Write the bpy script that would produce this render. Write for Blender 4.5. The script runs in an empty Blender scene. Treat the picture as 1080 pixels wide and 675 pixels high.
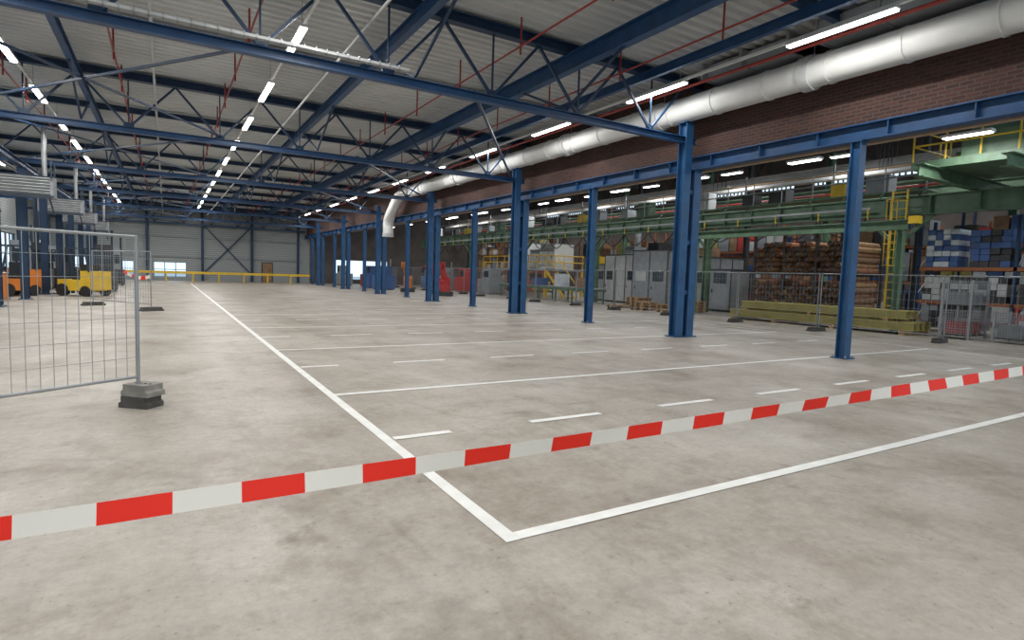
import bpy, math, random
from mathutils import Vector, Matrix
random.seed(7)
sc = bpy.context.scene
try:
    sc.view_settings.view_transform = 'Standard'
except Exception:
    pass

# ---------------------------------------------------------------- materials
def newmat(name):
    m = bpy.data.materials.new(name); m.use_nodes = True
    nt = m.node_tree
    return m, nt, nt.nodes['Principled BSDF']

def mat(name, col, rough=0.5, metal=0.0, var=0.12, scale=3.0, emis=None, es=0.0, bump=0.0):
    m, nt, b = newmat(name)
    b.inputs['Roughness'].default_value = rough
    b.inputs['Metallic'].default_value = metal
    tc = nt.nodes.new('ShaderNodeTexCoord')
    n = nt.nodes.new('ShaderNodeTexNoise'); n.inputs['Scale'].default_value = scale
    n.inputs['Detail'].default_value = 5
    nt.links.new(tc.outputs['Object'], n.inputs['Vector'])
    r = nt.nodes.new('ShaderNodeValToRGB')
    r.color_ramp.elements[0].position = 0.3; r.color_ramp.elements[1].position = 0.7
    r.color_ramp.elements[0].color = tuple(c*(1-var) for c in col)+(1,)
    r.color_ramp.elements[1].color = tuple(min(1, c*(1+var)) for c in col)+(1,)
    nt.links.new(n.outputs['Fac'], r.inputs['Fac'])
    nt.links.new(r.outputs['Color'], b.inputs['Base Color'])
    if bump:
        bp = nt.nodes.new('ShaderNodeBump'); bp.inputs['Strength'].default_value = bump
        nt.links.new(n.outputs['Fac'], bp.inputs['Height']); nt.links.new(bp.outputs['Normal'], b.inputs['Normal'])
    if emis:
        b.inputs['Emission Color'].default_value = tuple(emis)+(1,)
        b.inputs['Emission Strength'].default_value = es
    return m

BLUE = mat('blue_paint', (0.012, 0.058, 0.155), 0.45, var=0.2)
NAVY = mat('navy_truss_paint', (0.009, 0.034, 0.082), 0.5, var=0.2)
BLUE2 = mat('blue_paint_light', (0.016, 0.076, 0.19), 0.45, var=0.2)
BLACKST = mat('dark_steel', (0.02, 0.035, 0.06), 0.5)
DECK = mat('galvanised_deck', (0.53, 0.55, 0.55), 0.5, metal=0.1, var=0.12, scale=0.6)
WHITE = mat('white_duct', (0.67, 0.675, 0.66), 0.45, var=0.05)
GALV = mat('galvanised_steel', (0.34, 0.35, 0.36), 0.45, metal=0.5)
GREY = mat('grey_panel', (0.27, 0.29, 0.31), 0.5)
LGREY = mat('light_grey_panel', (0.48, 0.49, 0.49), 0.5)
DGREY = mat('dark_grey', (0.045, 0.045, 0.05), 0.6)
RED = mat('red_pipe', (0.30, 0.03, 0.02), 0.4)
REDB = mat('red_box', (0.50, 0.04, 0.04), 0.5)
GREEN = mat('crane_green', (0.11, 0.185, 0.115), 0.5, var=0.25)
YELLOW = mat('safety_yellow', (0.72, 0.47, 0.03), 0.45)
YGREEN = mat('olive_yellow_steel', (0.43, 0.37, 0.12), 0.55)
ORANGE = mat('orange_paint', (0.70, 0.21, 0.03), 0.45)
RACKOR = mat('rack_orange', (0.30, 0.10, 0.035), 0.5)
WOOD = mat('pallet_wood', (0.42, 0.25, 0.12), 0.7, var=0.3, scale=8)
CARD = mat('cardboard', (0.28, 0.165, 0.095), 0.8, var=0.25)
TUBEM = mat('brown_tube_card', (0.34, 0.16, 0.085), 0.75, var=0.4, scale=6)
BLUEBOX = mat('blue_wrap', (0.05, 0.11, 0.28), 0.4)
WBOX = mat('white_wrap', (0.6, 0.63, 0.67), 0.4)
RUBBER = mat('black_rubber', (0.02, 0.02, 0.02), 0.7)
CONC = mat('concrete_block', (0.25, 0.235, 0.21), 0.85, var=0.2, scale=12, bump=0.3)
CONCD = mat('dark_block', (0.08, 0.075, 0.07), 0.85, var=0.2, scale=12, bump=0.3)
LAMP = mat('lamp_diffuser', (0.9, 0.9, 0.9), 0.4, emis=(1, 0.99, 0.97), es=10)
GLASS = mat('dark_glass', (0.03, 0.04, 0.05), 0.1)
LINE = mat('white_floor_paint', (0.80, 0.80, 0.77), 0.5, var=0.08, scale=5)
OLDROOF = mat('old_roof', (0.12, 0.115, 0.11), 0.8)
OLDWALL = mat('old_wall', (0.12, 0.10, 0.09), 0.8, var=0.3, scale=0.8)
GROUND = mat('asphalt', (0.35, 0.40, 0.46), 0.9)
TAN = mat('tan_pipe', (0.36, 0.25, 0.16), 0.6)

def clad_mat():
    m, nt, b = newmat('far_wall_cladding')
    tc = nt.nodes.new('ShaderNodeTexCoord')
    w = nt.nodes.new('ShaderNodeTexWave'); w.bands_direction = 'Z'; w.inputs['Scale'].default_value = 1.6
    w.inputs['Distortion'].default_value = 0.0
    nt.links.new(tc.outputs['Object'], w.inputs['Vector'])
    r = nt.nodes.new('ShaderNodeValToRGB')
    r.color_ramp.elements[0].color = (0.22, 0.245, 0.25, 1); r.color_ramp.elements[1].color = (0.34, 0.36, 0.36, 1)
    nt.links.new(w.outputs['Fac'], r.inputs['Fac']); nt.links.new(r.outputs['Color'], b.inputs['Base Color'])
    bp = nt.nodes.new('ShaderNodeBump'); bp.inputs['Strength'].default_value = 0.4
    nt.links.new(w.outputs['Fac'], bp.inputs['Height']); nt.links.new(bp.outputs['Normal'], b.inputs['Normal'])
    b.inputs['Roughness'].default_value = 0.5
    return m
CLAD = clad_mat()

def brick_mat():
    m, nt, b = newmat('brown_brick')
    tc = nt.nodes.new('ShaderNodeTexCoord')
    s = nt.nodes.new('ShaderNodeSeparateXYZ'); c = nt.nodes.new('ShaderNodeCombineXYZ')
    nt.links.new(tc.outputs['Object'], s.inputs[0])
    nt.links.new(s.outputs['Y'], c.inputs['X']); nt.links.new(s.outputs['Z'], c.inputs['Y'])
    bk = nt.nodes.new('ShaderNodeTexBrick')
    bk.inputs['Scale'].default_value = 1.0
    bk.inputs['Brick Width'].default_value = 0.24; bk.inputs['Row Height'].default_value = 0.08
    bk.inputs['Mortar Size'].default_value = 0.012
    bk.inputs['Color1'].default_value = (0.120, 0.048, 0.036, 1)
    bk.inputs['Color2'].default_value = (0.068, 0.032, 0.027, 1)
    bk.inputs['Mortar'].default_value = (0.11, 0.085, 0.075, 1)
    nt.links.new(c.outputs[0], bk.inputs['Vector'])
    n = nt.nodes.new('ShaderNodeTexNoise'); n.inputs['Scale'].default_value = 0.8
    nt.links.new(tc.outputs['Object'], n.inputs['Vector'])
    mx = nt.nodes.new('ShaderNodeMix'); mx.data_type = 'RGBA'; mx.blend_type = 'MULTIPLY'
    mx.inputs[0].default_value = 0.8
    nt.links.new(bk.outputs['Color'], mx.inputs[6])
    r = nt.nodes.new('ShaderNodeValToRGB'); r.color_ramp.elements[0].color = (0.5, 0.5, 0.5, 1)
    r.color_ramp.elements[1].color = (1.2, 1.15, 1.1, 1)
    nt.links.new(n.outputs['Fac'], r.inputs['Fac']); nt.links.new(r.outputs['Color'], mx.inputs[7])
    nt.links.new(mx.outputs[2], b.inputs['Base Color'])
    bp = nt.nodes.new('ShaderNodeBump'); bp.inputs['Strength'].default_value = 0.5; bp.inputs['Distance'].default_value = 0.02
    bp.invert = True
    nt.links.new(bk.outputs['Fac'], bp.inputs['Height']); nt.links.new(bp.outputs['Normal'], b.inputs['Normal'])
    b.inputs['Roughness'].default_value = 0.85
    return m
BRICK = brick_mat()

def floor_mat():
    m, nt, b = newmat('power_floated_concrete')
    L = nt.links.new
    tc = nt.nodes.new('ShaderNodeTexCoord')
    def noise(scale, det=6, rough=0.55, dist=0.0, vec=None):
        n = nt.nodes.new('ShaderNodeTexNoise'); n.inputs['Scale'].default_value = scale
        n.inputs['Detail'].default_value = det; n.inputs['Roughness'].default_value = rough
        n.inputs['Distortion'].default_value = dist
        L(vec or tc.outputs['Object'], n.inputs['Vector']); return n.outputs['Fac']
    def ramp(fac, p0, c0, p1, c1):
        r = nt.nodes.new('ShaderNodeValToRGB')
        r.color_ramp.elements[0].position = p0; r.color_ramp.elements[1].position = p1
        r.color_ramp.elements[0].color = c0+(1,); r.color_ramp.elements[1].color = c1+(1,)
        L(fac, r.inputs['Fac']); return r.outputs['Color']
    def mult(a, bb, f=1.0):
        x = nt.nodes.new('ShaderNodeMix'); x.data_type = 'RGBA'; x.blend_type = 'MULTIPLY'; x.inputs[0].default_value = f
        L(a, x.inputs[6]); L(bb, x.inputs[7]); return x.outputs[2]
    def math_(op, a, b_=None, clamp=False):
        x = nt.nodes.new('ShaderNodeMath'); x.operation = op; x.use_clamp = clamp
        for i, v in enumerate((a, b_)):
            if v is None: continue
            if isinstance(v, (int, float)): x.inputs[i].default_value = v
            else: L(v, x.inputs[i])
        return x.outputs[0]
    def shifted(vx, vy):
        mp_ = nt.nodes.new('ShaderNodeMapping'); mp_.inputs['Location'].default_value = (vx, vy, 0)
        L(tc.outputs['Object'], mp_.inputs['Vector']); return mp_.outputs[0]
    base = ramp(noise(0.42, 10, 0.70, 0.1), 0.33, (0.325, 0.280, 0.232), 0.63, (0.475, 0.445, 0.40))
    stains = ramp(noise(0.8, 11, 0.76, 0.1, shifted(7, 3)), 0.36, (0.72, 0.685, 0.635), 0.52, (1, 1, 1))
    oil = ramp(noise(1.7, 9, 0.7, 0.3, shifted(-5, 11)), 0.30, (0.62, 0.58, 0.53), 0.40, (1, 1, 1))
    mp = nt.nodes.new('ShaderNodeMapping'); mp.inputs['Scale'].default_value = (2.2, 0.22, 1); mp.inputs['Rotation'].default_value = (0, 0, 0.5)
    L(tc.outputs['Object'], mp.inputs['Vector'])
    streak = ramp(noise(1.0, 9, 0.72, 0.0, mp.outputs[0]), 0.3, (0.86, 0.85, 0.84), 0.7, (1.06, 1.06, 1.06))
    fine = ramp(noise(13, 10, 0.85), 0.3, (0.76, 0.75, 0.74), 0.7, (1.16, 1.16, 1.16))
    spots = ramp(noise(26, 4, 0.55), 0.28, (0.5, 0.47, 0.44), 0.34, (1, 1, 1))
    col = mult(mult(mult(mult(mult(base, stains), oil), streak), fine), spots, 0.7)
    sp = nt.nodes.new('ShaderNodeSeparateXYZ'); L(tc.outputs['Object'], sp.inputs[0])
    wob = noise(0.7, 3)
    brk = noise(2.2, 5)
    for (cx, cy, R, w, st) in [(-2.2, 2.6, 3.6, 0.10, 0.5), (-2.2, 2.6, 3.85, 0.05, 0.45), (6.0, 1.2, 5.2, 0.13, 0.35),
                               (5.8, 0.4, 5.9, 0.09, 0.35), (-4, 12, 5.6, 0.14, 0.35), (7.5, 9.2, 2.2, 0.10, 0.3),
                               (3.8, 6.5, 1.6, 0.07, 0.3), (-3.5, 6, 4.2, 0.12, 0.3), (10.5, 4.2, 2.8, 0.1, 0.3), (3.5, -1, 4.4, 0.1, 0.4)]:
        dx = math_('SUBTRACT', sp.outputs['X'], cx); dy = math_('SUBTRACT', sp.outputs['Y'], cy)
        d = math_('SQRT', math_('ADD', math_('MULTIPLY', dx, dx), math_('MULTIPLY', dy, dy)))
        d = math_('ADD', d, math_('MULTIPLY', wob, 0.7))
        a = math_('ABSOLUTE', math_('SUBTRACT', d, R))
        k = math_('SUBTRACT', 1.0, math_('DIVIDE', a, w), True)
        k = math_('MULTIPLY', k, math_('MULTIPLY', math_('SUBTRACT', brk, 0.36, True), 2.6*st, True), True)
        x = nt.nodes.new('ShaderNodeMix'); x.data_type = 'RGBA'
        L(k, x.inputs[0]); L(col, x.inputs[6]); x.inputs[7].default_value = (0.13, 0.11, 0.09, 1)
        col = x.outputs[2]
    L(col, b.inputs['Base Color'])
    rr = ramp(noise(0.9, 5), 0.3, (0.38,)*3, 0.7, (0.56,)*3)
    L(rr, b.inputs['Roughness'])
    b.inputs['Specular IOR Level'].default_value = 0.42
    bp = nt.nodes.new('ShaderNodeBump'); bp.inputs['Strength'].default_value = 0.08
    L(noise(9, 6), bp.inputs['Height']); L(bp.outputs['Normal'], b.inputs['Normal'])
    return m
FLOOR = floor_mat()

def tape_mat():
    m, nt, b = newmat('red_white_tape')
    tc = nt.nodes.new('ShaderNodeTexCoord'); s = nt.nodes.new('ShaderNodeSeparateXYZ')
    nt.links.new(tc.outputs['UV'], s.inputs[0])
    def M(op, a, v):
        x = nt.nodes.new('ShaderNodeMath'); x.operation = op; nt.links.new(a, x.inputs[0]); x.inputs[1].default_value = v; return x.outputs[0]
    f = M('GREATER_THAN', M('FRACT', M('MULTIPLY', s.outputs['X'], 0.5), 0), 0.5)
    x = nt.nodes.new('ShaderNodeMix'); x.data_type = 'RGBA'
    nt.links.new(f, x.inputs[0]); x.inputs[6].default_value = (0.82, 0.76, 0.68, 1); x.inputs[7].default_value = (0.85, 0.030, 0.015, 1)
    nt.links.new(x.outputs[2], b.inputs['Base Color']); b.inputs['Roughness'].default_value = 0.55
    b.inputs['Specular IOR Level'].default_value = 0.25
    return m
TAPE = tape_mat()

# ---------------------------------------------------------------- mesh builder
class MB:
    def __init__(s): s.v = []; s.f = []; s.m = []; s.mats = []; s.sm = []
    def mi(s, m):
        if m not in s.mats: s.mats.append(m)
        return s.mats.index(m)
    def add(s, vs, fs, m, sm=False):
        o = len(s.v); s.v += [tuple(v) for v in vs]; k = s.mi(m)
        for f in fs: s.f.append(tuple(o+i for i in f)); s.m.append(k); s.sm.append(sm)
        return s
    def box(s, x0, x1, y0, y1, z0, z1, m):
        vs = [(x0,y0,z0),(x1,y0,z0),(x1,y1,z0),(x0,y1,z0),(x0,y0,z1),(x1,y0,z1),(x1,y1,z1),(x0,y1,z1)]
        return s.add(vs, [(0,3,2,1),(4,5,6,7),(0,1,5,4),(1,2,6,5),(2,3,7,6),(3,0,4,7)], m)
    def cbox(s, c, d, m):
        return s.box(c[0]-d[0]/2, c[0]+d[0]/2, c[1]-d[1]/2, c[1]+d[1]/2, c[2]-d[2]/2, c[2]+d[2]/2, m)
    def frame(s, a, b, up=None):
        a = Vector(a); b = Vector(b); d = (b-a).normalized()
        u = Vector(up) if up else (Vector((0,0,1)) if abs(d.z) < 0.95 else Vector((0,1,0)))
        sd = d.cross(u).normalized(); u = sd.cross(d).normalized()
        return a, b, d, sd, u
    def bar(s, a, b, w, h, m, up=None, off=(0,0)):
        a, b, d, sd, u = s.frame(a, b, up)
        a = a+sd*off[0]+u*off[1]; b = b+sd*off[0]+u*off[1]
        vs = []
        for p in (a, b):
            for (i, j) in ((-1,-1),(1,-1),(1,1),(-1,1)): vs.append(p+sd*(i*w/2)+u*(j*h/2))
        return s.add(vs, [(0,1,2,3),(4,7,6,5),(0,4,5,1),(1,5,6,2),(2,6,7,3),(3,7,4,0)], m)
    def ibeam(s, a, b, w, h, m, up=None, t=None):
        t = t or min(w,h)*0.1
        s.bar(a, b, w, t, m, up, (0, h/2-t/2)); s.bar(a, b, w, t, m, up, (0, -h/2+t/2)); s.bar(a, b, t, h-2*t, m, up)
        return s
    def tube(s, a, b, r, m, n=10, caps=True, r2=None):
        a, b, d, sd, u = s.frame(a, b); vs = []
        for p, rr in ((a, r), (b, r if r2 is None else r2)):
            for i in range(n):
                t = 2*math.pi*i/n; vs.append(p+sd*(rr*math.cos(t))+u*(rr*math.sin(t)))
        s.add(vs, [(i,(i+1)%n,n+(i+1)%n,n+i) for i in range(n)], m, True)
        if caps:
            s.add(vs[:n], [tuple(range(n))[::-1]], m); s.add(vs[n:], [tuple(range(n))], m)
        return s
    def sweep(s, pts, r, m, n=20):
        pts = [Vector(p) for p in pts]; vs = []; u = Vector((0,0,1)); prev = None
        for i, p in enumerate(pts):
            d = (pts[min(i+1,len(pts)-1)]-pts[max(i-1,0)]).normalized()
            if prev is None: sd = d.cross(u).normalized()
            else: sd = (prev-d*prev.dot(d)).normalized()
            prev = sd; uu = sd.cross(d)
            for k in range(n):
                t = 2*math.pi*k/n; vs.append(p+sd*(r*math.cos(t))+uu*(r*math.sin(t)))
        fs = [(j*n+i, j*n+(i+1)%n, (j+1)*n+(i+1)%n, (j+1)*n+i) for j in range(len(pts)-1) for i in range(n)]
        return s.add(vs, fs, m, True)
    def mesh(s, name):
        me = bpy.data.meshes.new(name); me.from_pydata(s.v, [], s.f)
        for m in s.mats: me.materials.append(m)
        for p, k, q in zip(me.polygons, s.m, s.sm): p.material_index = k; p.use_smooth = q
        me.update(); return me
    def obj(s, name, loc=(0,0,0), rz=0, parent=None):
        return place(s.mesh(name), name, loc, rz, parent)

def place(me, name, loc=(0,0,0), rz=0, parent=None):
    o = bpy.data.objects.new(name, me); sc.collection.objects.link(o)
    o.location = loc; o.rotation_euler = (0, 0, rz)
    if parent: o.parent = parent
    return o

def wall_open(axis, pos, th, a0, a1, z0, z1, ops, m):
    b = MB(); A = sorted({a0, a1, *[o[0] for o in ops], *[o[1] for o in ops]}); Z = sorted({z0, z1, *[o[2] for o in ops], *[o[3] for o in ops]})
    for i in range(len(A)-1):
        for j in range(len(Z)-1):
            ca = (A[i]+A[i+1])/2; cz = (Z[j]+Z[j+1])/2
            if any(o[0] < ca < o[1] and o[2] < cz < o[3] for o in ops): continue
            if axis == 'x': b.box(pos, pos+th, A[i], A[i+1], Z[j], Z[j+1], m)
            else: b.box(A[i], A[i+1], pos, pos+th, Z[j], Z[j+1], m)
    return b

YF = 65.0; YB = -9.0; XL = -9.3; XC = 12.8; XR = 42.0
# ---------------------------------------------------------------- room shell
MB().box(XL-0.3, XR+0.4, YB, YF+0.3, -0.2, 0, FLOOR).obj('floor')
MB().box(-120, 150, -80, 160, -0.5, -0.25, GROUND).obj('ground')

b = MB(); y = YB; per = 0.30; prof = []
while y < YF:
    prof += [(y, 0.0), (y+0.13, 0.0), (y+0.17, 0.07), (y+0.26, 0.07)]; y += per
prof.append((YF, 0.0))
vs = []
for (yy, zz) in prof: vs += [(XL, yy, 7.15+zz), (13.0, yy, 7.15+zz)]
b.add(vs, [(2*i, 2*i+1, 2*i+3, 2*i+2) for i in range(len(prof)-1)], DECK)
b.box(XL-0.3, 13.3, YB, YF+0.3, 7.26, 7.5, DGREY)
b.obj('ceiling')

WF = [(-8.7, -5.9, 0.4, 2.0), (-5.3, -2.6, 0.35, 1.75), (-1.0, 1.7, 0.35, 1.75)]
wall_open('y', YF, 0.25, XL, 13.3, 0, 7.3, WF, CLAD).obj('wall_far')
wl = []
y = 6.0
while y < 62: wl.append((y, y+5.2, 0.5, 3.4)); y += 6.2
wall_open('x', XL-0.25, 0.25, YB, YF, 0, 7.3, wl, CLAD).obj('wall_left')
b = MB()
for k, (a0, a1, z0, z1) in enumerate(wl):
    for t in range(5):
        yy = a0+(a1-a0)*t/4
        b.bar((XL-0.12, yy, z0), (XL-0.12, yy, z1), 0.08, 0.08, NAVY)
    for zz in (z0+0.03, (z0+z1)/2, z1-0.03): b.bar((XL-0.12, a0, zz), (XL-0.12, a1, zz), 0.07, 0.07, NAVY)
b.obj('window_1')
b = MB()
for (a0, a1, z0, z1) in WF:
    for t in range(4):
        xx = a0+(a1-a0)*t/3; b.bar((xx, YF+0.1, z0), (xx, YF+0.1, z1), 0.07, 0.07, BLUE2)
    for zz in (z0, (z0+z1)/2, z1): b.bar((a0, YF+0.1, zz), (a1, YF+0.1, zz), 0.06, 0.06, BLUE2)
b.obj('window_2')
MB().box(13.0, 13.3, YB, YF, 5.05, 7.3, BRICK).obj('wall_brick')
b = MB().ibeam((XC+0.05, YB, 4.87), (XC+0.05, YF, 4.87), 0.3, 0.36, BLUE)
y = YB+0.5
while y < YF: b.cbox((XC-0.02, y, 4.87), (0.12, 0.02, 0.3), BLUE); y += 1.5
b.obj('blue_lintel_beam')
MB().bar((13.35, YB, 4.80), (13.35, YF, 4.80), 0.14, 0.16, TAN).obj('trim_1')

ops = []
y = YB+1
while y < YF-3: ops.append((y, y+3.0, 9.0, 10.3)); y += 4.5
wall_open('x', XR, 0.3, YB, YF, 0, 11.5, ops, OLDWALL).obj('wall_right')
b = MB()
for (a0, a1, z0, z1) in ops:
    for t in range(9): 
        yy = a0+(a1-a0)*t/8; b.bar((XR+0.1, yy, z0), (XR+0.1, yy, z1), 0.09, 0.09, BLACKST)
    for t in range(4):
        zz = z0+(z1-z0)*t/3; b.bar((XR+0.1, a0, zz), (XR+0.1, a1, zz), 0.09, 0.09, BLACKST)
b.obj('window_3')
wall_open('y', YF, 0.25, 13.3, XR, 0, 11.5, [(16, 22, 0.5, 2.6)], OLDWALL).obj('wall_far_old_hall')
b = MB()
for (x0, x1) in [(13.3, 17), (19, 26), (28, 34.5), (36.5, 42.3)]: b.box(x0, x1, YB, YF, 11.5, 11.7, OLDROOF)
for (x0, x1) in [(17, 19), (26, 28), (34.5, 36.5)]:
    y = YB
    while y < YF:
        b.box(x0, x1, y, y+2.0, 11.5, 11.7, OLDROOF); y += 4.5
b.obj('ceiling_old_hall')
MB().box(13.0, 13.3, YB, YF, 7.5, 11.45, OLDWALL).obj('wall_brick_upper')

# ---------------------------------------------------------------- floor markings
b = MB(); z = 0.004
def quad(x0, x1, y0, y1): b.add([(x0,y0,z),(x1,y0,z),(x1,y1,z),(x0,y1,z)], [(0,1,2,3)], LINE)
lw = 0.05
ys = [2.91 + 4.45*i for i in range(13)]
quad(1.78-lw, 1.78+lw, ys[0]-lw, ys[-1])
quad(17.35-lw, 17.35+lw, ys[0]-lw, ys[-1])
for i, yy in enumerate(ys):
    z = 0.005
    quad(1.78+lw, 17.35-lw, yy-lw, yy+lw)
    if i < 12:
        yd = yy+2.3
        quad(1.85, 2.45, yd-lw, yd+lw)
        x = 3.4
        while x < 16.8: quad(x, x+0.98, yd-lw, yd+lw); x += 1.95
b.obj('floor_marking_lines')

# ---------------------------------------------------------------- columns
def col_mesh(w, h, top, name, m=None):
    m = m or BLUE2
    q = MB(); q.ibeam((0,0,0), (0,0,top), w, h, m, up=(0,1,0), t=0.02)
    q.box(-w*0.8, w*0.8, -h*0.8, h*0.8, 0, 0.025, BLUE)
    for sx in (-1, 1):
        for sy in (-1, 1): q.tube((sx*w*.65, sy*h*.65, 0.02), (sx*w*.65, sy*h*.65, 0.07), 0.018, GALV, 6)
    q.box(-w*0.6, w*0.6, -h*0.6, h*0.6, top-0.02, top, BLUE)
    return q.mesh(name)
slim = col_mesh(0.22, 0.22, 4.69, 'steel_column')
q = MB()
for dx, tp in ((0.0, 4.69), (-0.42, 5.93)):
    q.ibeam((dx,0,0), (dx,0,tp), 0.27, 0.28, BLUE2, up=(0,1,0), t=0.022)
    q.box(dx-.2, dx+.2, -.22, .22, 0, 0.03, BLUE)
    q.box(dx-.17, dx+.17, -.18, .18, tp-0.02, tp, BLUE)
for zz in (1.2, 2.6, 4.0): q.box(-0.30, -0.12, -0.1, 0.1, zz, zz+0.12, BLUE)
dbl = q.mesh('double_steel_column')
ycol = [2.6+4.5*i for i in range(14)]
for i, y in enumerate(ycol):
    if i % 2 == 0: place(dbl, 'double_steel_column', (XC, y, 0))
    else: place(slim, 'steel_column', (XC, y, 0))
lcol = col_mesh(0.26, 0.28, 5.15, 'left_column', NAVY)
for y in [20.6, 25.1, 29.6, 34.1, 38.6, 43.1, 47.6, 52.1, 56.6]:
    place(lcol, 'steel_column', (-4.8, y, 0))
b = MB()
for x in (-5.9, -1.5, 3.1, 7.6, 12.1): b.ibeam((x, YF-0.16, 0), (x, YF-0.16, 6.8), 0.22, 0.24, NAVY, up=(0,1,0))
for (a, c) in [((3.3, 0.9), (7.4, 5.4)), ((7.4, 0.9), (3.3, 5.4)), ((3.3, 5.5), (7.4, 5.5))]:
    b.bar((a[0], YF-0.12, a[1]), (c[0], YF-0.12, c[1]), 0.09, 0.11, NAVY)
for zz in (4.2, 2.3): b.bar((-9, YF-0.12, zz), (12.5, YF-0.12, zz), .05, .06, GREY)
b.obj('wind_bracing_frame')

# ---------------------------------------------------------------- roof trusses
def truss():
    q = MB(); zb, zt = 5.45, 6.98; x0, x1 = -9.2, 12.95
    q.ibeam((x0,0,zb), (12.75,0,zb), 0.18, 0.17, BLUE, t=0.018)
    q.ibeam((x0,0,zt), (x1,0,zt), 0.22, 0.22, NAVY, t=0.02)
    n = 9; p = (12.2-x0)/n
    for i in range(n):
        a = x0+i*p; mdl = a+p/2; c = a+p
        q.bar((a,0,zt-.1), (mdl,0,zb+.08), 0.06, 0.055, NAVY); q.bar((mdl,0,zb+.08), (c,0,zt-.1), 0.06, 0.055, NAVY)
        q.bar((mdl,0,zb+.08), (mdl,0,zt-.1), 0.035, 0.035, NAVY)
        q.box(mdl-.13, mdl+.13, -0.012, 0.012, zb+.05, zb+.22, NAVY)
    return q.mesh('roof_truss')
tm = truss()
for i in range(8): place(tm, 'roof_truss', (0, 2.6+9*i if i < 7 else YF-0.5, 0))
ib = MB().ibeam((-9.2,0,6.98), (12.95,0,6.98), 0.14, 0.2, NAVY, t=0.016).mesh('roof_rafter')
for i in range(7): place(ib, 'roof_rafter', (0, 7.1+9*i, 0))
for x, w, h, zc in [(8.3, 0.22, 0.40, 6.65), (4.45, 0.16, 0.28, 6.72), (10.55, 0.12, 0.22, 6.75), (-2.0, 0.14, 0.24, 6.72), (-6.8, 0.16, 0.26, 6.72)]:
    MB().ibeam((x, YB, zc), (x, YF-0.3, zc), w, h, BLUE, t=0.02).obj('roof_purlin')
b = MB()
b.ibeam((-4.8, 12, 5.28), (-4.8, YF-0.3, 5.28), 0.18, 0.22, NAVY)
for i in range(6):
    y0 = 11.6+9*i
    b.bar((-4.6, y0, 5.6), (1.6, y0+9, 5.6), 0.05, 0.05, NAVY)
    b.bar((1.6, y0, 5.6), (-4.6, y0+9, 5.6), 0.05, 0.05, NAVY)
    b.bar((5.8, y0, 5.56), (12.1, y0+9, 5.56), 0.06, 0.06, NAVY)
    for x in (4.45, -2.0, 8.3):
        b.bar((x, y0, 5.6), (x, y0+2.2, 6.55), 0.05, 0.05, NAVY)
        b.bar((x, y0, 5.6), (x, y0-2.2, 6.55), 0.05, 0.05, NAVY)
b.obj('roof_plan_bracing')

# ---------------------------------------------------------------- lamps
def lamp_row(x, z, y0, y1, per, ln, watts, name='fluorescent_light_row'):
    q = MB(); q.bar((x, YB+1, z+0.08), (x, y1, z+0.08), 0.06, 0.06, WHITE)
    lights = []
    y = y0
    while y < y1-ln:
        q.cbox((x, y+ln/2, z+0.02), (0.16, ln, 0.05), WHITE)
        q.cbox((x, y+ln/2, z-0.02), (0.13, ln-0.04, 0.03), LAMP)
        q.tube((x, y+0.2, z+0.1), (x, y+0.2, 7.1), 0.008, GALV, 5)
        lights.append(y+ln/2); y += per
    o = q.obj(name)
    for k, yy in enumerate(lights):
        if yy < -6: continue
        ld = bpy.data.lights.new('tube_lamp', 'AREA'); ld.shape = 'RECTANGLE'; ld.size = 0.13; ld.size_y = ln
        ld.energy = watts; ld.color = (1.0, 0.985, 0.955)
        lo = bpy.data.objects.new('lamp_%d' % k, ld); sc.collection.objects.link(lo); lo.parent = o
        lo.location = (x, yy, z-0.045)
    return o
W = 98
lamp_row(11.0, 6.45, 5.6-9.6, 62, 4.8, 2.1, W)
lamp_row(2.45, 6.45, -4.2, 62, 4.2, 2.0, W)
lamp_row(-3.15, 6.45, -4.0, 62, 4.2, 2.0, W)
lamp_row(-7.2, 6.45, 8, 62, 6.0, 2.0, W)
for x, zl, per in ((20.0, 6.1, 5.0), (26.0, 7.4, 6.0), (31.6, 7.9, 5.0), (38, 8.6, 5.0)):
    q = MB(); ll = []
    y = 3.0
    while y < 60:
        q.cbox((x, y, zl), (0.3, 1.25, 0.08), WHITE); q.cbox((x, y, zl-.05), (0.24, 1.15, 0.03), LAMP); q.tube((x, y, zl), (x, y, 11.45), 0.012, DGREY, 5)
        ll.append(y); y += per
    o = q.obj('hall_pendant_lights')
    for yy in ll:
        ld = bpy.data.lights.new('pendant', 'AREA'); ld.shape = 'RECTANGLE'; ld.size = 0.24; ld.size_y = 1.15; ld.energy = 80
        lo = bpy.data.objects.new('lamp', ld); sc.collection.objects.link(lo); lo.parent = o; lo.location = (x, yy, zl-.08)

# ---------------------------------------------------------------- ventilation duct
DX = 12.3; DZ = 6.26; R = 0.33
pts = [(DX, YB+1, DZ), (DX, 33.5, DZ)]
for t in range(1, 9):
    a = t/8*math.radians(35); pts.append((DX, 33.5+2.5*math.sin(a), DZ-2.5*(1-math.cos(a))))
l = pts[-1]; pts.append((DX, l[1]+1.3*math.cos(math.radians(35)), l[2]-1.3*math.sin(math.radians(35))))
l = pts[-1]
for t in range(1, 9):
    a0 = math.radians(35); a = a0+t/8*math.radians(55)
    pts.append((DX, l[1]+0.8*(math.sin(a)-math.sin(a0)), l[2]-0.8*(math.cos(a0)-math.cos(a))))
l = pts[-1]; pts.append((DX, l[1], 3.8))
b = MB().sweep(pts, R, WHITE, 28)
y = YB+1.5
while y < 33:
    b.tube((DX, y, DZ), (DX, y+0.05, DZ), R+0.02, WHITE, 28); y += 1.5
y = YB+3.4
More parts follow.
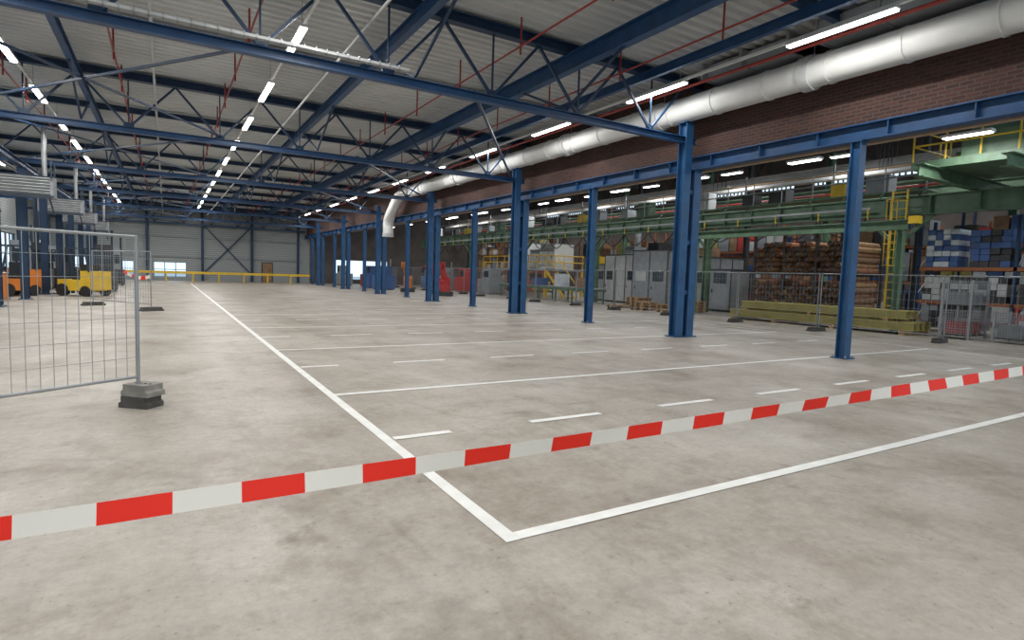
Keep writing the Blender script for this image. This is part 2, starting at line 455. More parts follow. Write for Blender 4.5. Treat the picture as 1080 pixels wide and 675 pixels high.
while y < 32:
    b.tube((DX, y, DZ), (DX, y+0.25, DZ), R+0.05, LGREY, 28)
    b.tube((DX+.1, y+0.1, DZ+0.2), (DX+.1, y+0.1, 7.12), 0.012, GALV, 6)
    y += 4.5
b.tube((DX, l[1], 4.0), (DX, l[1], 3.78), R+0.03, LGREY, 28)
b.obj('ventilation_duct')
b = MB(); b.box(11.75, 12.9, 3.7, 7.6, 6.70, 7.08, GREY); b.box(11.9, 12.9, 8.2, 10.6, 6.70, 7.05, GREY)
for yy in (3.7, 5.0, 6.3, 7.55, 8.2, 9.4, 10.55): b.box(11.72, 12.95, yy, yy+0.05, 6.67, 7.1, GALV)
b.obj('rectangular_air_duct')

def pipe(name, segs, r, m, n=8):
    q = MB()
    for a, c in segs: q.tube(a, c, r, m, n)
    return q.obj(name)
for x, z in [(6.6, 6.5), (9.4, 6.5), (1.6, 6.55), (-1.0, 6.55), (-3.55, 6.5)]:
    segs = [((x, YB+1, z), (x, 63, z))]
    y = 5.0
    while y < 62: segs.append(((x, y, z), (x, y, z-0.18))); segs.append(((x, y, z), (x, y, 7.1))); y += 3.0
    pipe('sprinkler_pipe', segs, 0.022, RED, 7)
pipe('sprinkler_main_pipe', [((11.7, YB+1, 6.62), (11.7, 60, 6.62))], 0.04, RED, 10)
b = MB(); b.bar((-9, 11.35, 5.60), (4.2, 11.35, 5.60), 0.12, 0.05, LGREY)
x = -9
while x < 4.2: b.box(x, x+0.02, 11.28, 11.42, 5.57, 5.65, GALV); x += 0.2
b.obj('cable_tray')
b = MB()
for x, z in [(-6.1, 5.9), (3.4, 6.3), (-0.2, 6.3)]: b.tube((x, YB+1, z), (x, 63, z), 0.03, LGREY, 8)
b.obj('conduit_pipes')
b = MB(); b.bar((17.8, YB+1, 5.8), (17.8, 60, 5.8), 0.25, 0.08, LGREY); b.bar((18.6, YB+1, 6.2), (18.6, 60, 6.2), 0.08, 0.08, LGREY)
y = 2.6
while y < 60: b.tube((17.8, y, 5.8), (17.8, y, 11.45), 0.02, DGREY, 5); b.tube((18.6, y, 6.2), (18.6, y, 11.45), 0.02, DGREY, 5); y += 4.5
b.obj('cable_tray')

# ---------------------------------------------------------------- fence panels
def fence_mesh(L=3.5, H=1.98, near=False):
    q = MB(); r = 0.021
    q.tube((0,0,0.10), (0,0,H), r, GALV, 8); q.tube((L,0,0.10), (L,0,H), r, GALV, 8)
    q.tube((0,0,H-0.02), (L,0,H-0.02), r*0.8, GALV, 8); q.tube((0,0,0.2), (L,0,0.2), r*0.8, GALV, 8)
    n = 30 if near else 24
    w = 0.005 if near else 0.006
    for i in range(1, n): q.bar((i*L/n,0,0.2), (i*L/n,0,H-0.02), w, w, GALV)
    nz = 7
    for j in range(1, nz): 
        zz = 0.2+j*(H-0.22)/nz; q.bar((0,0.004,zz), (L,0.004,zz), w, w, GALV)
    return q.mesh('mesh_fence_panel')
def foot_mesh(M_, k=1.0):
    q = MB()
    pr = [(-.36,0),(-.36,.05),(-.30,.07),(-.30,.13),(.30,.13),(.30,.07),(.36,.05),(.36,0)]
    pr = [(a*k, c) for a, c in pr]
    n = len(pr); vs = [(-0.12, a, c) for a, c in pr]+[(0.12, a, c) for a, c in pr]
    q.add(vs, [tuple(range(n))[::-1], tuple(range(n, 2*n))]+[(i, (i+1)%n, n+(i+1)%n, n+i) for i in range(n)], M_)
    for yy in (-.2, -.07, .07, .2): q.tube((0, yy*k, 0.125), (0, yy*k, 0.135), 0.03*k, DGREY, 10)
    return q.mesh('fence_foot')
FN = fence_mesh(near=True, H=1.76); FF = fence_mesh(); FTD = foot_mesh(CONCD)
FN1 = foot_mesh(CONC, .5); FN2 = foot_mesh(CONCD, .5)
def fence(p0, p1, near=False, endfoot=True, z=0.02):
    d = Vector((p1[0]-p0[0], p1[1]-p0[1])); a = math.atan2(d.y, d.x)
    o = place(FN if near else FF, 'mesh_fence_panel', (p0[0], p0[1], z), a)
    if near:
        for k, xx in enumerate((-.03, 3.5)):
            place(FN2, 'foot_%d' % (2*k+1), (xx, 0, -z), 0.25, o); place(FN1, 'foot_%d' % (2*k+2), (xx-.01, 0.02, -z+.13), 0.16, o)
    else:
        place(FTD, 'foot_1', (0, 0, -z), 0, o)
        if endfoot: place(FTD, 'foot_2', (3.5, 0, -z), 0, o)
    return o
def unit(p, q_): 
    d = Vector((q_[0]-p[0], q_[1]-p[1])).normalized()*3.5; return (p[0]+d.x, p[1]+d.y)
a0 = (-0.28, 7.55); a1 = unit(a0, (-1.34, 6.82)); fence(a0, a1, True, z=0.14)
f0 = (-0.44, 22.8); fence(f0, unit(f0, (-2.3, 25.8)))
y = 1.0
while y < 58:
    if not (22.5 < y < 25): fence((19.5+0.25*math.sin(y), y), (19.5+0.25*math.sin(y+3.56), y+3.5), endfoot=False)
    y += 3.56

# ---------------------------------------------------------------- barrier tape
def tape(P0, P1, sag, u0, stripe, w=0.08, name='barrier_tape', ext0=0.0, ext1=0.0):
    P0 = Vector(P0); P1 = Vector(P1); d = P1-P0; Ln = d.length; dn = d.normalized()
    N = 160; vs = []; uv = []
    t0 = -ext0; t1 = Ln+ext1
    for i in range(N+1):
        s_ = t0+(t1-t0)*i/N; p = P0+dn*s_
        f = (s_-t0)/(t1-t0); p = p+Vector((0,0,-sag*4*f*(1-f)))
        tw = 0.25*math.sin(f*11.0)+0.12*math.sin(f*31+1)
        side = Vector((-dn.y*math.sin(tw), dn.x*math.sin(tw), math.cos(tw)))
        vs += [p-side*(w/2), p+side*(w/2)]; uv.append(s_/stripe+u0)
    me = bpy.data.meshes.new(name); me.from_pydata([tuple(v) for v in vs], [], [(2*i, 2*i+2, 2*i+3, 2*i+1) for i in range(N)])
    ul = me.uv_layers.new(name='UVMap')
    for p in me.polygons:
        for li in p.loop_indices:
            vi = me.loops[li].vertex_index; ul.data[li].uv = (uv[vi//2], vi % 2)
        p.use_smooth = True
    me.materials.append(TAPE); return place(me, name)
TP0 = (-0.51, 2.60, 0.66); TP1 = (6.67, 2.06, 0.90)
tape(TP0, TP1, 0.02, 99.88, 0.2465, w=0.084, ext0=1.8, ext1=3.0)
def post(x, y, h=1.1):
    q = MB(); q.tube((0,0,0.05), (0,0,h), 0.022, YELLOW, 10); q.tube((0,0,0), (0,0,0.07), 0.2, RUBBER, 20, r2=0.16); q.tube((0,0,h), (0,0,h+.04), 0.03, RUBBER, 10)
    q.obj('barrier_post', (x, y, 0))
post(-2.33, 2.74); post(9.70, 1.80)
tape((-0.46, 22.75, 1.15), (-1.25, 23.95, 1.30), 0.12, 0, 0.25, w=0.12)

# ---------------------------------------------------------------- left side equipment
def heater(x, y, z):
    q = MB(); q.box(-.9, .9, -.45, .45, 0, .75, GREY)
    for i in range(6): q.bar((-.82, -.5, .1+i*.11), (.82, -.5, .1+i*.11), 0.10, 0.015, LGREY, up=(0, 0.6, 1))
    q.box(-.94, .94, -.52, -.45, 0, .04, BLACKST); q.box(-.94, .94, -.52, -.45, .71, .75, BLACKST)
    q.tube((0,.45,.37), (0,.6,.37), .3, BLACKST, 20); q.tube((.6,0,.75), (.6,0,2.6), .08, GALV, 10)
    for sx in (-.85, .85): q.bar((sx,-.4,.75), (sx,-.4,1.35), .04, .04, BLACKST); q.bar((sx,.4,.75), (sx,.4,1.35), .04, .04, BLACKST)
    q.bar((-.9,-.55,-.05), (.9,-.55,-.05), .05, .05, BLACKST)
    for sx in (-.8, .8): q.bar((sx,-.55,-.05), (sx,.5,-.6), .05, .05, BLACKST)
    q.obj('unit_heater', (x, y, z))
heater(-4.5, 28.2, 3.95); heater(-4.5, 37.2, 3.95); heater(-4.7, 46.2, 3.95); heater(-4.7, 55.2, 3.95)

def forklift(x, y, rz, body=ORANGE):
    q = MB()
    q.box(-.55, .55, -1.0, .6, .25, .75, body); q.box(-.5, .5, -1.15, -.5, .3, 1.15, body); q.box(-.45, .45, -.5, -.05, .75, .95, RUBBER)
    q.box(-.42, .42, -.6, -.48, .95, 1.45, RUBBER)
    for sx in (-.5, .5):
        q.bar((sx,-.95,1.1), (sx,-.75,2.15), .06, .06, BLACKST); q.bar((sx,.55,.75), (sx,.25,2.15), .06, .06, BLACKST)
        q.bar((sx,-.78,2.15), (sx,.28,2.15), .06, .06, BLACKST)
        q.tube((sx*.85,.35,.28), (sx*1.25,.35,.28), .28, RUBBER, 18); q.tube((sx*.85,-.8,.24), (sx*1.2,-.8,.24), .24, RUBBER, 18)
        q.bar((sx*.7,.72,.08), (sx*.7,.72,2.2), .08, .12, BLACKST); q.bar((sx*.5,.8,.08), (sx*.5,1.9,.05), .12, .04, BLACKST)
    for k in range(6): q.bar((-.5,-.75+.2*k,2.17), (.5,-.75+.2*k,2.17), .04, .04, BLACKST)
    q.bar((-.4,.74,2.15), (.4,.74,2.15), .08, .1, BLACKST); q.bar((-.4,.78,.5), (.4,.78,.5), .05, .12, BLACKST); q.bar((-.4,.78,.9), (.4,.78,.9), .05, .1, BLACKST)
    q.tube((0,.3,.75), (0,.12,1.2), .03, BLACKST, 8); q.tube((0,.1,1.18), (0,.06,1.24), .17, RUBBER, 16)
    q.obj('forklift', (x, y, 0), rz)
forklift(-5.9, 32.3, 2.4); forklift(-3.4, 33.0, 0.9, YELLOW); forklift(-6.0, 41.6, 0.3, DGREY)
def pallet(q, x, y, z, w=1.2, d=0.8, m=WOOD):
    for k in range(5): q.box(x+k*w/5+.01, x+(k+.8)*w/5, y, y+d, z+.12, z+.144, m)
    for yy in (0, d/2-.05, d-.1): q.box(x, x+w, y+yy, y+yy+.1, z+.09, z+.12, m); 
    for yy in (0, d/2-.05, d-.1):
        for xx in (0, w/2-.07, w-.14): q.box(x+xx, x+xx+.14, y+yy, y+yy+.1, z, z+.09, m)
for i, (x, y, m) in enumerate([(-7.9, 35.2, CARD), (-8.7, 38, CARD), (-8.6, 43, ORANGE), (-8.4, 47.5, CARD), (-6.5, 52.8, BLUEBOX), (-6.4, 28.4, ORANGE)]):
    q = MB(); pallet(q, 0, 0, 0); q.box(.05, 1.15, .05, .75, .144, .144+.4+.25*(i % 3), m); q.box(.02, 1.18, .02, .78, .144+.4+.25*(i % 3), .17+.4+.25*(i % 3), LGREY)
    q.obj('loaded_pallet', (x, y, 0))
for i, (x, y) in enumerate([(-6.6, 36.0), (-6.4, 39.0), (-6.8, 45.5), (-6.6, 49.5), (-7.2, 57), (-3.4, 37.4), (-3.6, 48)]):
    q = MB()
    q.box(0, 1.1, 0, 1.4, 0.1, 1.1, DGREY); q.box(.2, .9, .3, 1.1, 1.1, 2.5, DGREY if i % 2 else GREY)
    q.box(.25, .85, .27, .3, 1.5, 2.1, GLASS)
    if i < 5: q.tube((.5, .7, 2.5), (.5, .7, 5.1), .12, BLACKST, 10)
    q.tube((.9, .9, 1.1), (.9, .9, 3.3), .06, BLACKST, 8)
    for dx in (.1, 1.0):
        for dy in (.1, 1.3): q.box(dx-.05, dx+.05, dy-.05, dy+.05, 0, .1, DGREY)
    q.obj('workshop_machine', (x, y, 0))

q = MB()
q.bar((-8.5, 60, .85), (12.3, 60, .85), .12, .22, YELLOW)
x = -8.4
while x < 12.4: q.box(x-.06, x+.06, 59.95, 60.05+.06, 0, .95, YELLOW); x += 2.1
q.obj('yellow_guard_rail')
q = MB(); q.box(8.5, 9.6, YF-0.06, YF-0.02, 0, 2.05, DGREY); q.box(8.6, 9.5, YF-0.1, YF-0.05, 0.02, 1.97, CARD); q.box(9.35, 9.42, YF-.14, YF-.1, 1.0, 1.06, GALV); q.obj('door_1')

# ---------------------------------------------------------------- old hall equipment
q = MB()
q.ibeam((24, YB+1, 4.65), (24, 60, 4.65), 0.35, 0.72, GREEN, t=0.04)
y = 0
while y < 60: q.cbox((23.9, y, 4.65), (0.16, 0.03, 0.64), GREEN); y += 1.5
for y in [2.6+9*i for i in range(7)]:
    q.ibeam((24.0, y, 0), (24.0, y, 4.29), 0.3, 0.3, GREEN, up=(0,1,0))
    q.bar((24, y-1.2, 4.3), (24, y, 3.2), .12, .12, GREEN); q.bar((24, y+1.2, 4.3), (24, y, 3.2), .12, .12, GREEN)
q.obj('green_crane_runway')
q = MB(); q.ibeam((21.8, 10.2, 3.75), (21.8, 19.6, 3.75), 0.25, 0.34, GREEN, t=.03)
for y in (10.4, 19.4): q.ibeam((21.8, y, 0), (21.8, y, 3.58), .2, .2, GREEN, up=(0,1,0))
q.cbox((21.8, 10.0, 3.9), (.3, .3, .25), YELLOW)
q.obj('green_monorail')
q = MB(); q.box(21.0, 23.6, 6.2, 9.9, 5.35, 5.6, GREEN); q.box(21.2, 22.4, 6.9, 8.6, 5.6, 6.3, GREEN); q.tube((22.0, 7, 6.3), (22.0, 8.6, 6.3), .35, GREEN, 16)
for x0 in (21.05, 23.55):
    for zz in (6.1, 6.65): q.tube((x0, 6.2, zz), (x0, 9.9, zz), .03, YELLOW, 8)
    y = 6.2
    while y < 10: q.tube((x0, y, 5.6), (x0, y, 6.65), .03, YELLOW, 8); y += .92
for yy in (6.2, 9.88):
    for zz in (6.1, 6.65): q.tube((21.05, yy, zz), (23.55, yy, zz), .03, YELLOW, 8)
q.ibeam((20.0, 7.0, 5.15), (33.0, 7.0, 5.15), .3, .4, GREEN); q.ibeam((20.0, 9.2, 5.15), (33.0, 9.2, 5.15), .3, .4, GREEN)
q.box(24.2, 25.6, 5.5, 10.5, 5.5, 5.62, GREEN)
for k in range(5): q.box(24.5, 25.3, 5.7+.95*k, 6.3+.95*k, 5.62, 6.3+.15*(k%3), [GREY, YELLOW, DGREY, GREY, GREEN][k])
for zz in (6.2, 6.8): q.tube((24.25, 5.5, zz), (24.25, 10.5, zz), .03, YELLOW, 8)
for k in range(6): q.tube((24.25, 5.5+k, 5.6), (24.25, 5.5+k, 6.8), .03, YELLOW, 8)
q.obj('overhead_crane', (0, 0, 0.08))
q = MB()
q.box(24.6, 25.6, 11, 58, 5.3, 5.36, GREEN)
for zz in (5.9, 6.4): q.tube((24.6, 11, zz), (24.6, 58, zz), .03, GALV, 8)
y = 11; k = 0
while y < 58:
    q.tube((24.6, y, 5.36), (24.6, y, 6.4), .025, GALV, 6); q.bar((24.6, y, 5.3), (24.3, y, 5.05), .06, .06, GREEN)
    if k % 3 == 1: q.box(24.9, 25.5, y, y+.9, 5.36, 6.0+.1*(k % 4), [GREY, DGREY, LGREY, GREEN][(k//3) % 4])
    if k % 3 == 2: q.box(24.8, 25.5, y+.2, y+.8, 5.36, 5.9, [YELLOW, DGREY, REDB, GREY][(k//3) % 4]); q.tube((25.3, y+1, 5.36), (25.3, y+1, 6.9), .05, GALV, 8)
    y += 1.5; k += 1
q.obj('crane_walkway')
q = MB()
for sy in (-.25, .25): q.bar((23.4, 11.3+sy, 0), (23.4, 11.3+sy, 5.2), .06, .06, YELLOW)
z = .3
while z < 5.1: q.tube((23.4, 11.05, z), (23.4, 11.55, z), .018, YELLOW, 6); z += .3
for z in (2.4, 3.2, 4.0, 4.8):
    for k in range(6):
        t0 = math.pi*k/6; t1 = math.pi*(k+1)/6
        q.bar((23.4-.6*math.sin(t0), 11.3-.35*math.cos(t0), z), (23.4-.6*math.sin(t1), 11.3-.35*math.cos(t1), z), .04, .02, YELLOW)
for k in (2, 3, 4): t0 = math.pi*k/6; q.bar((23.4-.6*math.sin(t0), 11.3-.35*math.cos(t0), 2.4), (23.4-.6*math.sin(t0), 11.3-.35*math.cos(t0), 4.8), .03, .02, YELLOW)
q.obj('caged_ladder')
# cardboard tube rack (two levels of bundled tubes, slightly uneven)
q = MB(); rt = random.Random(3)
for y in (13.9, 15.5, 17.1, 18.7):
    for x in (25.2, 27.6): q.box(x, x+.12, y-.06, y+.06, 0, 4.1, DGREY)
for z in (.35, 2.15):
    for x in (25.2, 27.6): q.box(x, x+.1, 13.9, 18.7, z-.12, z, DGREY)
    for lvl in range(6):
        yy = 14.15+(.13 if lvl % 2 else 0)
        while yy < 18.4:
            if not (abs(yy-15.5) < .2 or abs(yy-17.1) < .2) and not (lvl == 5 and rt.random() < .4):
                j = rt.uniform(-.22, .12); m = rt.choice([TUBEM, TUBEM, CARD, WOOD])
                q.tube((25.0+j, yy, z+.13+lvl*.23), (27.9, yy, z+.13+lvl*.23), .125, m, 12, caps=False)
                q.tube((25.03+j, yy, z+.13+lvl*.23), (25.04+j, yy, z+.13+lvl*.23), .085, DGREY, 10)
            yy += .26
q.obj('cardboard_tube_rack')
q = MB()
for y in (9.8, 12.2, 14.6, 16.6): q.box(21.2, 22.9, y, y+.15, 0, .15, WOOD)
for k in range(4): q.ibeam((21.4+.4*k, 9.6, .29), (21.4+.4*k, 16.9, .29), .26, .28, YGREEN, t=.03)
for y in (10.4, 13.2, 16.0): q.box(21.3, 22.8, y, y+.1, .43, .53, WOOD)
for k in range(3): q.ibeam((21.5+.4*k, 9.9, .67), (21.5+.4*k, 16.4, .67), .26, .28, YGREEN, t=.03)
q.obj('steel_beam_stack')
q = MB()
for sx in (21.3, 22.3):
    q.bar((sx, 26.5, .85), (sx, 37.5, .85), .06, .18, GREEN)
    for k in range(7): q.bar((sx, 26.7+1.75*k, 0), (sx, 26.7+1.75*k, .78), .08, .08, GREEN)
y = 26.6
while y < 37.4: q.tube((21.33, y, .92), (22.27, y, .92), .05, GALV, 8); y += .3
for k, (w_, h_, m) in enumerate([(.9, .6, CARD), (.7, .8, WBOX), (1.0, .5, BLUEBOX), (.8, .9, CARD)]): q.box(21.45, 22.15, 27.5+2.4*k, 27.5+2.4*k+w_, .97, .97+h_, m)
q.obj('roller_conveyor')
# hanging cable festoon and drop hoses under the runway beam
q = MB()
y = 12.5
while y < 56:
    pts = [(23.55, y+2.0*t/10, 4.25-.7*math.sin(math.pi*t/10)) for t in range(11)]
    q.sweep(pts, .03, RUBBER, 6); q.tube((23.55, y, 4.2), (23.55, y, 4.6), .03, YELLOW, 6); y += 2.0
q.bar((23.55, 12.4, 4.62), (23.55, 56.6, 4.62), .05, .08, GALV)
q.obj('cable_festoon')
q = MB()
for y in (3.0, 5.9, 8.2, 11.2):
    for x in (24.9, 26.0): q.box(x, x+.1, y-.05, y+.05, 0, 4.2, NAVY)
    for k in range(3): q.bar((24.95, y, .3+k), (26.05, y, 1.2+k), .03, .03, GALV)
for z in (1.15, 2.4):
    for x in (24.9, 26.0): q.box(x, x+.08, 3.0, 11.2, z-.12, z, RACKOR)
    q.box(24.9, 26.1, 3.0, 11.2, z, z+.02, DGREY)
for (y0, y1, z0, n, m1, m2, hh) in [(9.95, 11.0, 2.42, 7, BLUEBOX, WBOX, .2), (8.4, 9.6, 2.42, 6, BLUEBOX, DGREY, .22), (6.1, 8.0, 2.42, 4, GREY, DGREY, .25), (3.3, 5.6, 2.42, 5, CARD, GREY, .25),
                          (9.1, 11.0, .12, 4, GREY, DGREY, .22), (6.2, 8.0, .15, 4, REDB, WBOX, .22), (3.3, 5.6, .1, 4, GREY, CARD, .22), (6.2, 8.1, 1.17, 4, DGREY, GREY, .22), (8.4, 11.0, 1.17, 4, DGREY, LGREY, .22), (3.3, 5.6, 1.17, 4, GREY, WBOX, .22)]:
    nn = max(2, int((y1-y0)/.26))
    for i in range(n):
        for j in range(nn):
            m = m1 if random.random() < .5 else m2
            ya = y0+(y1-y0)*j/nn; yb = y0+(y1-y0)*(j+1)/nn-.02
            q.box(24.95+random.random()*.1, 25.9, ya, yb, z0+i*hh+.003, z0+(i+1)*hh-.01, m)
q.obj('pallet_rack')
def gitter(x, y, z=0):
    g = MB(); 
    for sx in (0, 1.2):
        for sy in (0, .8): g.box(sx-.03, sx+.03, sy-.03, sy+.03, 0, .95, GALV)
    g.box(0, 1.2, 0, .8, .12, .15, DGREY)
    for k in range(10):
        zz = .18+k*.08; g.bar((0,0,zz), (1.2,0,zz), .012, .012, GALV); g.bar((0,.8,zz), (1.2,.8,zz), .012, .012, GALV); g.bar((0,0,zz), (0,.8,zz), .012, .012, GALV); g.bar((1.2,0,zz), (1.2,.8,zz), .012, .012, GALV)
    for k in range(12): g.bar((k*.1+.05,0,.15), (k*.1+.05,0,.95), .012, .012, GALV); g.bar((0,k*.065,.15), (0,k*.065,.95), .012, .012, GALV)
    g.box(.08, 1.1, .08, .72, .16, .55, random.choice([CARD, DGREY, REDB, GREY]))
    g.obj('wire_mesh_container', (x, y, z))
for i, (x, y) in enumerate([(21.8, 3.2), (21.8, 4.4), (21.8, 5.6), (21.9, 6.8), (21.8, 8.2)]):
    gitter(x, y); 
    if i != 3: gitter(x, y, .95)
q = MB()
def cab(x0, x1, y0, y1, z1, m, door=True):
    q.box(x0, x1, y0, y1, .12, z1, m)
    q.box(x0+.1, x1-.1, y0+.1, y1-.1, 0, .12, DGREY)
    n = max(1, int((y1-y0)/1.0))
    for k in range(n+1): yy = y0+(y1-y0)*k/n; q.box(x0-.03, x0, yy-.02, yy+.02, .15, z1-.05, DGREY)
    for k in range(n):
        ya = y0+(y1-y0)*(k+.2)/n; yb = y0+(y1-y0)*(k+.8)/n
        q.box(x0-.02, x0, ya, yb, 1.5, 2.1, GLASS if k % 2 == 0 else LGREY)
        q.box(x0-.05, x0-.02, yb+.03, yb+.07, 1.0, 1.2, RUBBER)
    m_ = max(1, int((x1-x0)/1.0))
    for k in range(m_+1): xx = x0+(x1-x0)*k/m_; q.box(xx-.02, xx+.02, y0-.03, y0, .15, z1-.05, DGREY)
    q.box(x0-.06, x1+.03, y0-.06, y1+.03, z1, z1+.06, DGREY)
cab(25.2, 26.7, 20.0, 21.4, 2.2, GREY); cab(25.5, 28.5, 21.8, 24.0, 2.9, GREY); cab(25.0, 28.5, 24.3, 27.2, 3.3, GREY); cab(25.6, 28.5, 27.5, 30.6, 3.1, LGREY); cab(26.0, 28.5, 31, 33.3, 2.5, GREY)
q.tube((27, 25, 3.3), (27, 25, 5.0), .25, GALV, 14); q.tube((27, 29, 3.1), (27, 29, 5.0), .2, GALV, 14)
for (yy, zz, m) in ((22.2, 2.96, CARD), (26.0, 3.36, DGREY), (28.1, 3.16, GREY), (31.6, 2.56, YELLOW)):
    q.box(25.9, 26.9, yy, yy+.9, zz, zz+.5, m)
q.obj('machine_enclosure')
q = MB()
for i in range(6):
    x = 20.8+(i % 2)*1.4; y = 20.0+(i//2)*1.9
    for k in range(1+(i*7) % 4): pallet(q, x, y, k*.146)
q.obj('pallet_stack')
q = MB(); q.box(24.4, 28, 36, 46, 2.0, 2.15, GREY)
for x in (24.5, 27.9):
    for y in (36.1, 41, 45.9): q.box(x-.08, x+.08, y-.08, y+.08, 0, 2.0, YELLOW)
for zz in (2.65, 3.15): q.tube((24.45, 36, zz), (24.45, 46, zz), .04, YELLOW, 8); q.tube((24.45, 36.05, zz), (28, 36.05, zz), .04, YELLOW, 8)
y = 36
while y < 46.1: q.tube((24.45, y, 2.15), (24.45, y, 3.15), .035, YELLOW, 8); y += 1.25
for x in (25.3, 26.1, 27.0, 27.9): q.tube((x, 36.05, 2.15), (x, 36.05, 3.15), .035, YELLOW, 8)
for k in range(8): q.box(24.5, 25.4, 35.7-.28*k, 35.95-.28*k, 1.8-.25*k, 1.85-.25*k, GALV)
for sx in (24.5, 25.4): q.bar((sx, 36, 1.95), (sx, 33.6, .02), .05, .2, YELLOW); q.tube((sx, 36, 3.1), (sx, 33.6, 1.1), .03, YELLOW, 8)
q.obj('yellow_mezzanine')
for (x, y, dy, h, m) in ((25.6, 36.6, 2.0, 1.9, WHITE), (25.8, 39.0, 1.4, 1.5, LGREY), (25.6, 41.0, 2.6, 2.1, WHITE)):
    q = MB(); q.box(x, x+1.8, y, y+dy, 2.16, 2.16+h, m); q.box(x-.03, x, y+.2, y+dy-.2, 2.5, 2.16+h-.3, LGREY); q.box(x-.05, x-.03, y+.3, y+.4, 3.0, 3.2, RUBBER)
    q.box(x-.03, x+1.83, y-.03, y+dy+.03, 2.16+h, 2.2+h, GREY); q.tube((x+.9, y+dy/2, 2.2+h), (x+.9, y+dy/2, 4.9), .1, GALV, 8)
    q.obj('control_cabinet')
def robot(x, y, rz, m=REDB):
    r = MB(); r.box(-.5,.5,-.5,.5,0,.3,DGREY); r.tube((0,0,.3),(0,0,.9),.32,m,16); r.tube((-.3,0,1.0),(.3,0,1.0),.26,m,16)
    r.bar((0,0,1.0),(.3,.4,2.1),.25,.3,m); r.tube((.05,.4,2.1),(.55,.4,2.1),.22,m,14); r.bar((.3,.4,2.15),(.3,1.4,1.9),.2,.22,m); r.tube((.3,1.4,1.9),(.3,1.6,1.6),.1,DGREY,10)
    r.obj('robot_arm', (x, y, 0), rz)
robot(16.5, 36.5, 2.6); robot(17.2, 39.5, 2.2); robot(16.2, 43, 2.9, ORANGE)
for (x, y, m) in ((15.2, 47, BLUEBOX), (15.6, 51, BLUEBOX), (16.5, 55, RED), (14.8, 58.5, GREY), (21.8, 40, GREY), (21.6, 44, REDB), (21.4, 48, GREY), (21.7, 52, BLUEBOX)):
    q = MB(); x1_, y1_ = x, y; x = y = 0
    q.box(x, x+1.4, y, y+2.0, .08, 1.2, m); q.box(x+.2, x+1.2, y+.3, y+1.5, 1.2, 2.0, m); q.box(x+.19, x+.2, y+.5, y+1.3, 1.35, 1.85, GLASS)
    q.box(x+.1, x+1.3, y+.1, y+1.9, 0, .08, DGREY); q.tube((x+1.3, y+1, 1.2), (x+1.3, y+1, 2.6), .06, GALV, 8)
    q.obj('workshop_machine', (x1_, y1_, 0))
for (rx, ry0, ry1) in [(30.6, 4, 20), (32.3, 22, 34), (29.5, 44, 58), (37, 8, 50)]:
    q = MB(); y = ry0
    while y < ry1+.1:
        for x in (rx, rx+1.1): q.box(x, x+.1, y-.05, y+.05, 0, 5.2, NAVY if rx == 30.6 else RACKOR)
        y += 2.7
    for z in (.2, 1.9, 3.6):
        for x in (rx, rx+1.1): q.box(x, x+.08, ry0, y-2.7, z-.12, z, RACKOR)
        q.box(rx, rx+1.18, ry0, y-2.7, z, z+.02, DGREY)
        yy = ry0+.2
        while yy < y-3.5:
            w_ = random.uniform(.4, .9); h_ = random.uniform(.5, 1.45)
            if random.random() < .9: q.box(rx+.05, rx+1.05, yy, yy+w_, z+.025, z+h_, random.choice([CARD, CARD, GREY, WBOX, BLUEBOX, WOOD, DGREY, REDB, LGREY, YGREEN]))
            yy += w_+.08
    q.obj('pallet_rack')
q = MB(); x = 13.5
q.bar((13.35, 0, 9.6), (XR-.05, 0, 9.6), .15, .15, DGREY); q.bar((13.35, 0, 11.3), (XR-.05, 0, 11.3), .15, .15, DGREY)
while x < XR-2.1: q.bar((x, 0, 9.6), (x+1.0, 0, 11.3), .08, .08, DGREY); q.bar((x+1.0, 0, 11.3), (x+2.0, 0, 9.6), .08, .08, DGREY); x += 2.0
tme = q.mesh('old_roof_truss')
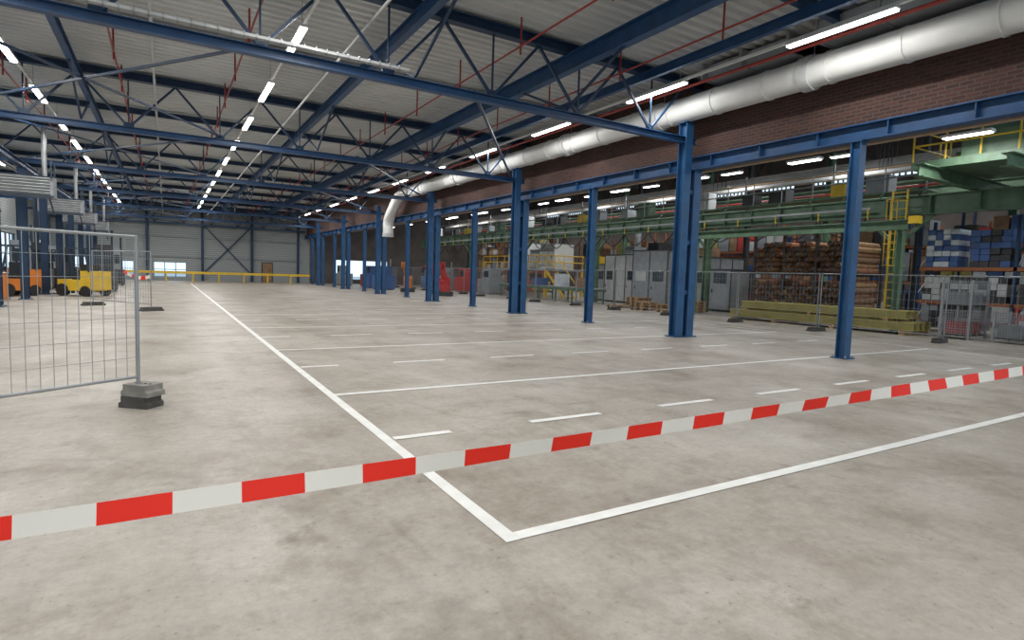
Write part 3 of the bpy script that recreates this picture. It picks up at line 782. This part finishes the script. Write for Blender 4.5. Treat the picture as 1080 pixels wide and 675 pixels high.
oc = MB().ibeam((0, 0, 0), (0, 0, 9.5), .35, .35, GREEN, up=(0,1,0)).mesh('green_column')
oc2 = MB().ibeam((0, 0, 0), (0, 0, 9.5), .25, .25, DGREY, up=(0,1,0)).mesh('dark_column')
for y in [2.6+9*i for i in range(7)]:
    place(tme, 'old_roof_truss', (0, y, 0)); place(oc, 'green_column', (34.4, y, 0)); place(oc2, 'dark_column', (29.0, y+1.5, 0))
MB().ibeam((33.5, YB+1, 6.4), (33.5, 60, 6.4), .35, .8, GREEN, t=.04).obj('green_crane_runway')
q = MB(); q.ibeam((28.4, YB+1, 7.3), (28.4, 60, 7.3), .25, .3, LGREY, t=.03)
for x, z, r, m in ((27.0, 6.6, .12, LGREY), (27.7, 6.9, .08, TAN), (36, 7.2, .18, LGREY), (27.3, 5.9, .05, RED), (28.0, 6.2, .10, GREEN)): q.tube((x, YB+1, z), (x, 60, z), r, m, 10)
y = 5
while y < 60:
    for x, z in ((27.0, 6.6), (27.7, 6.9), (28.4, 7.4), (36, 7.3), (27.3, 5.9), (28.0, 6.2)): q.tube((x, y, z), (x, y, 9.5), .02, DGREY, 5)
    y += 9
q.obj('old_hall_pipework')

# ---------------------------------------------------------------- world
w = bpy.data.worlds.new('sky'); sc.world = w; w.use_nodes = True
bg = w.node_tree.nodes['Background']; bg.inputs['Color'].default_value = (0.70, 0.88, 1.0, 1); bg.inputs['Strength'].default_value = 1.45

# ---------------------------------------------------------------- camera (from vanishing points)
f = 609.0
d1 = Vector((-365, 59.5, -f)).normalized(); d2 = Vector((1020, 14.5, -f)); d2 = (d2-d1*d2.dot(d1)).normalized(); d3 = d2.cross(d1)
cd = bpy.data.cameras.new('camera'); cam = bpy.data.objects.new('camera', cd); sc.collection.objects.link(cam)
M = Matrix((d2, d1, d3)).to_4x4(); M.translation = Vector((0, 0, 1.6))
cam.matrix_world = M
cd.sensor_width = 36; cd.lens = 36*f/1080; cd.clip_start = 0.05; cd.clip_end = 500
sc.camera = cam
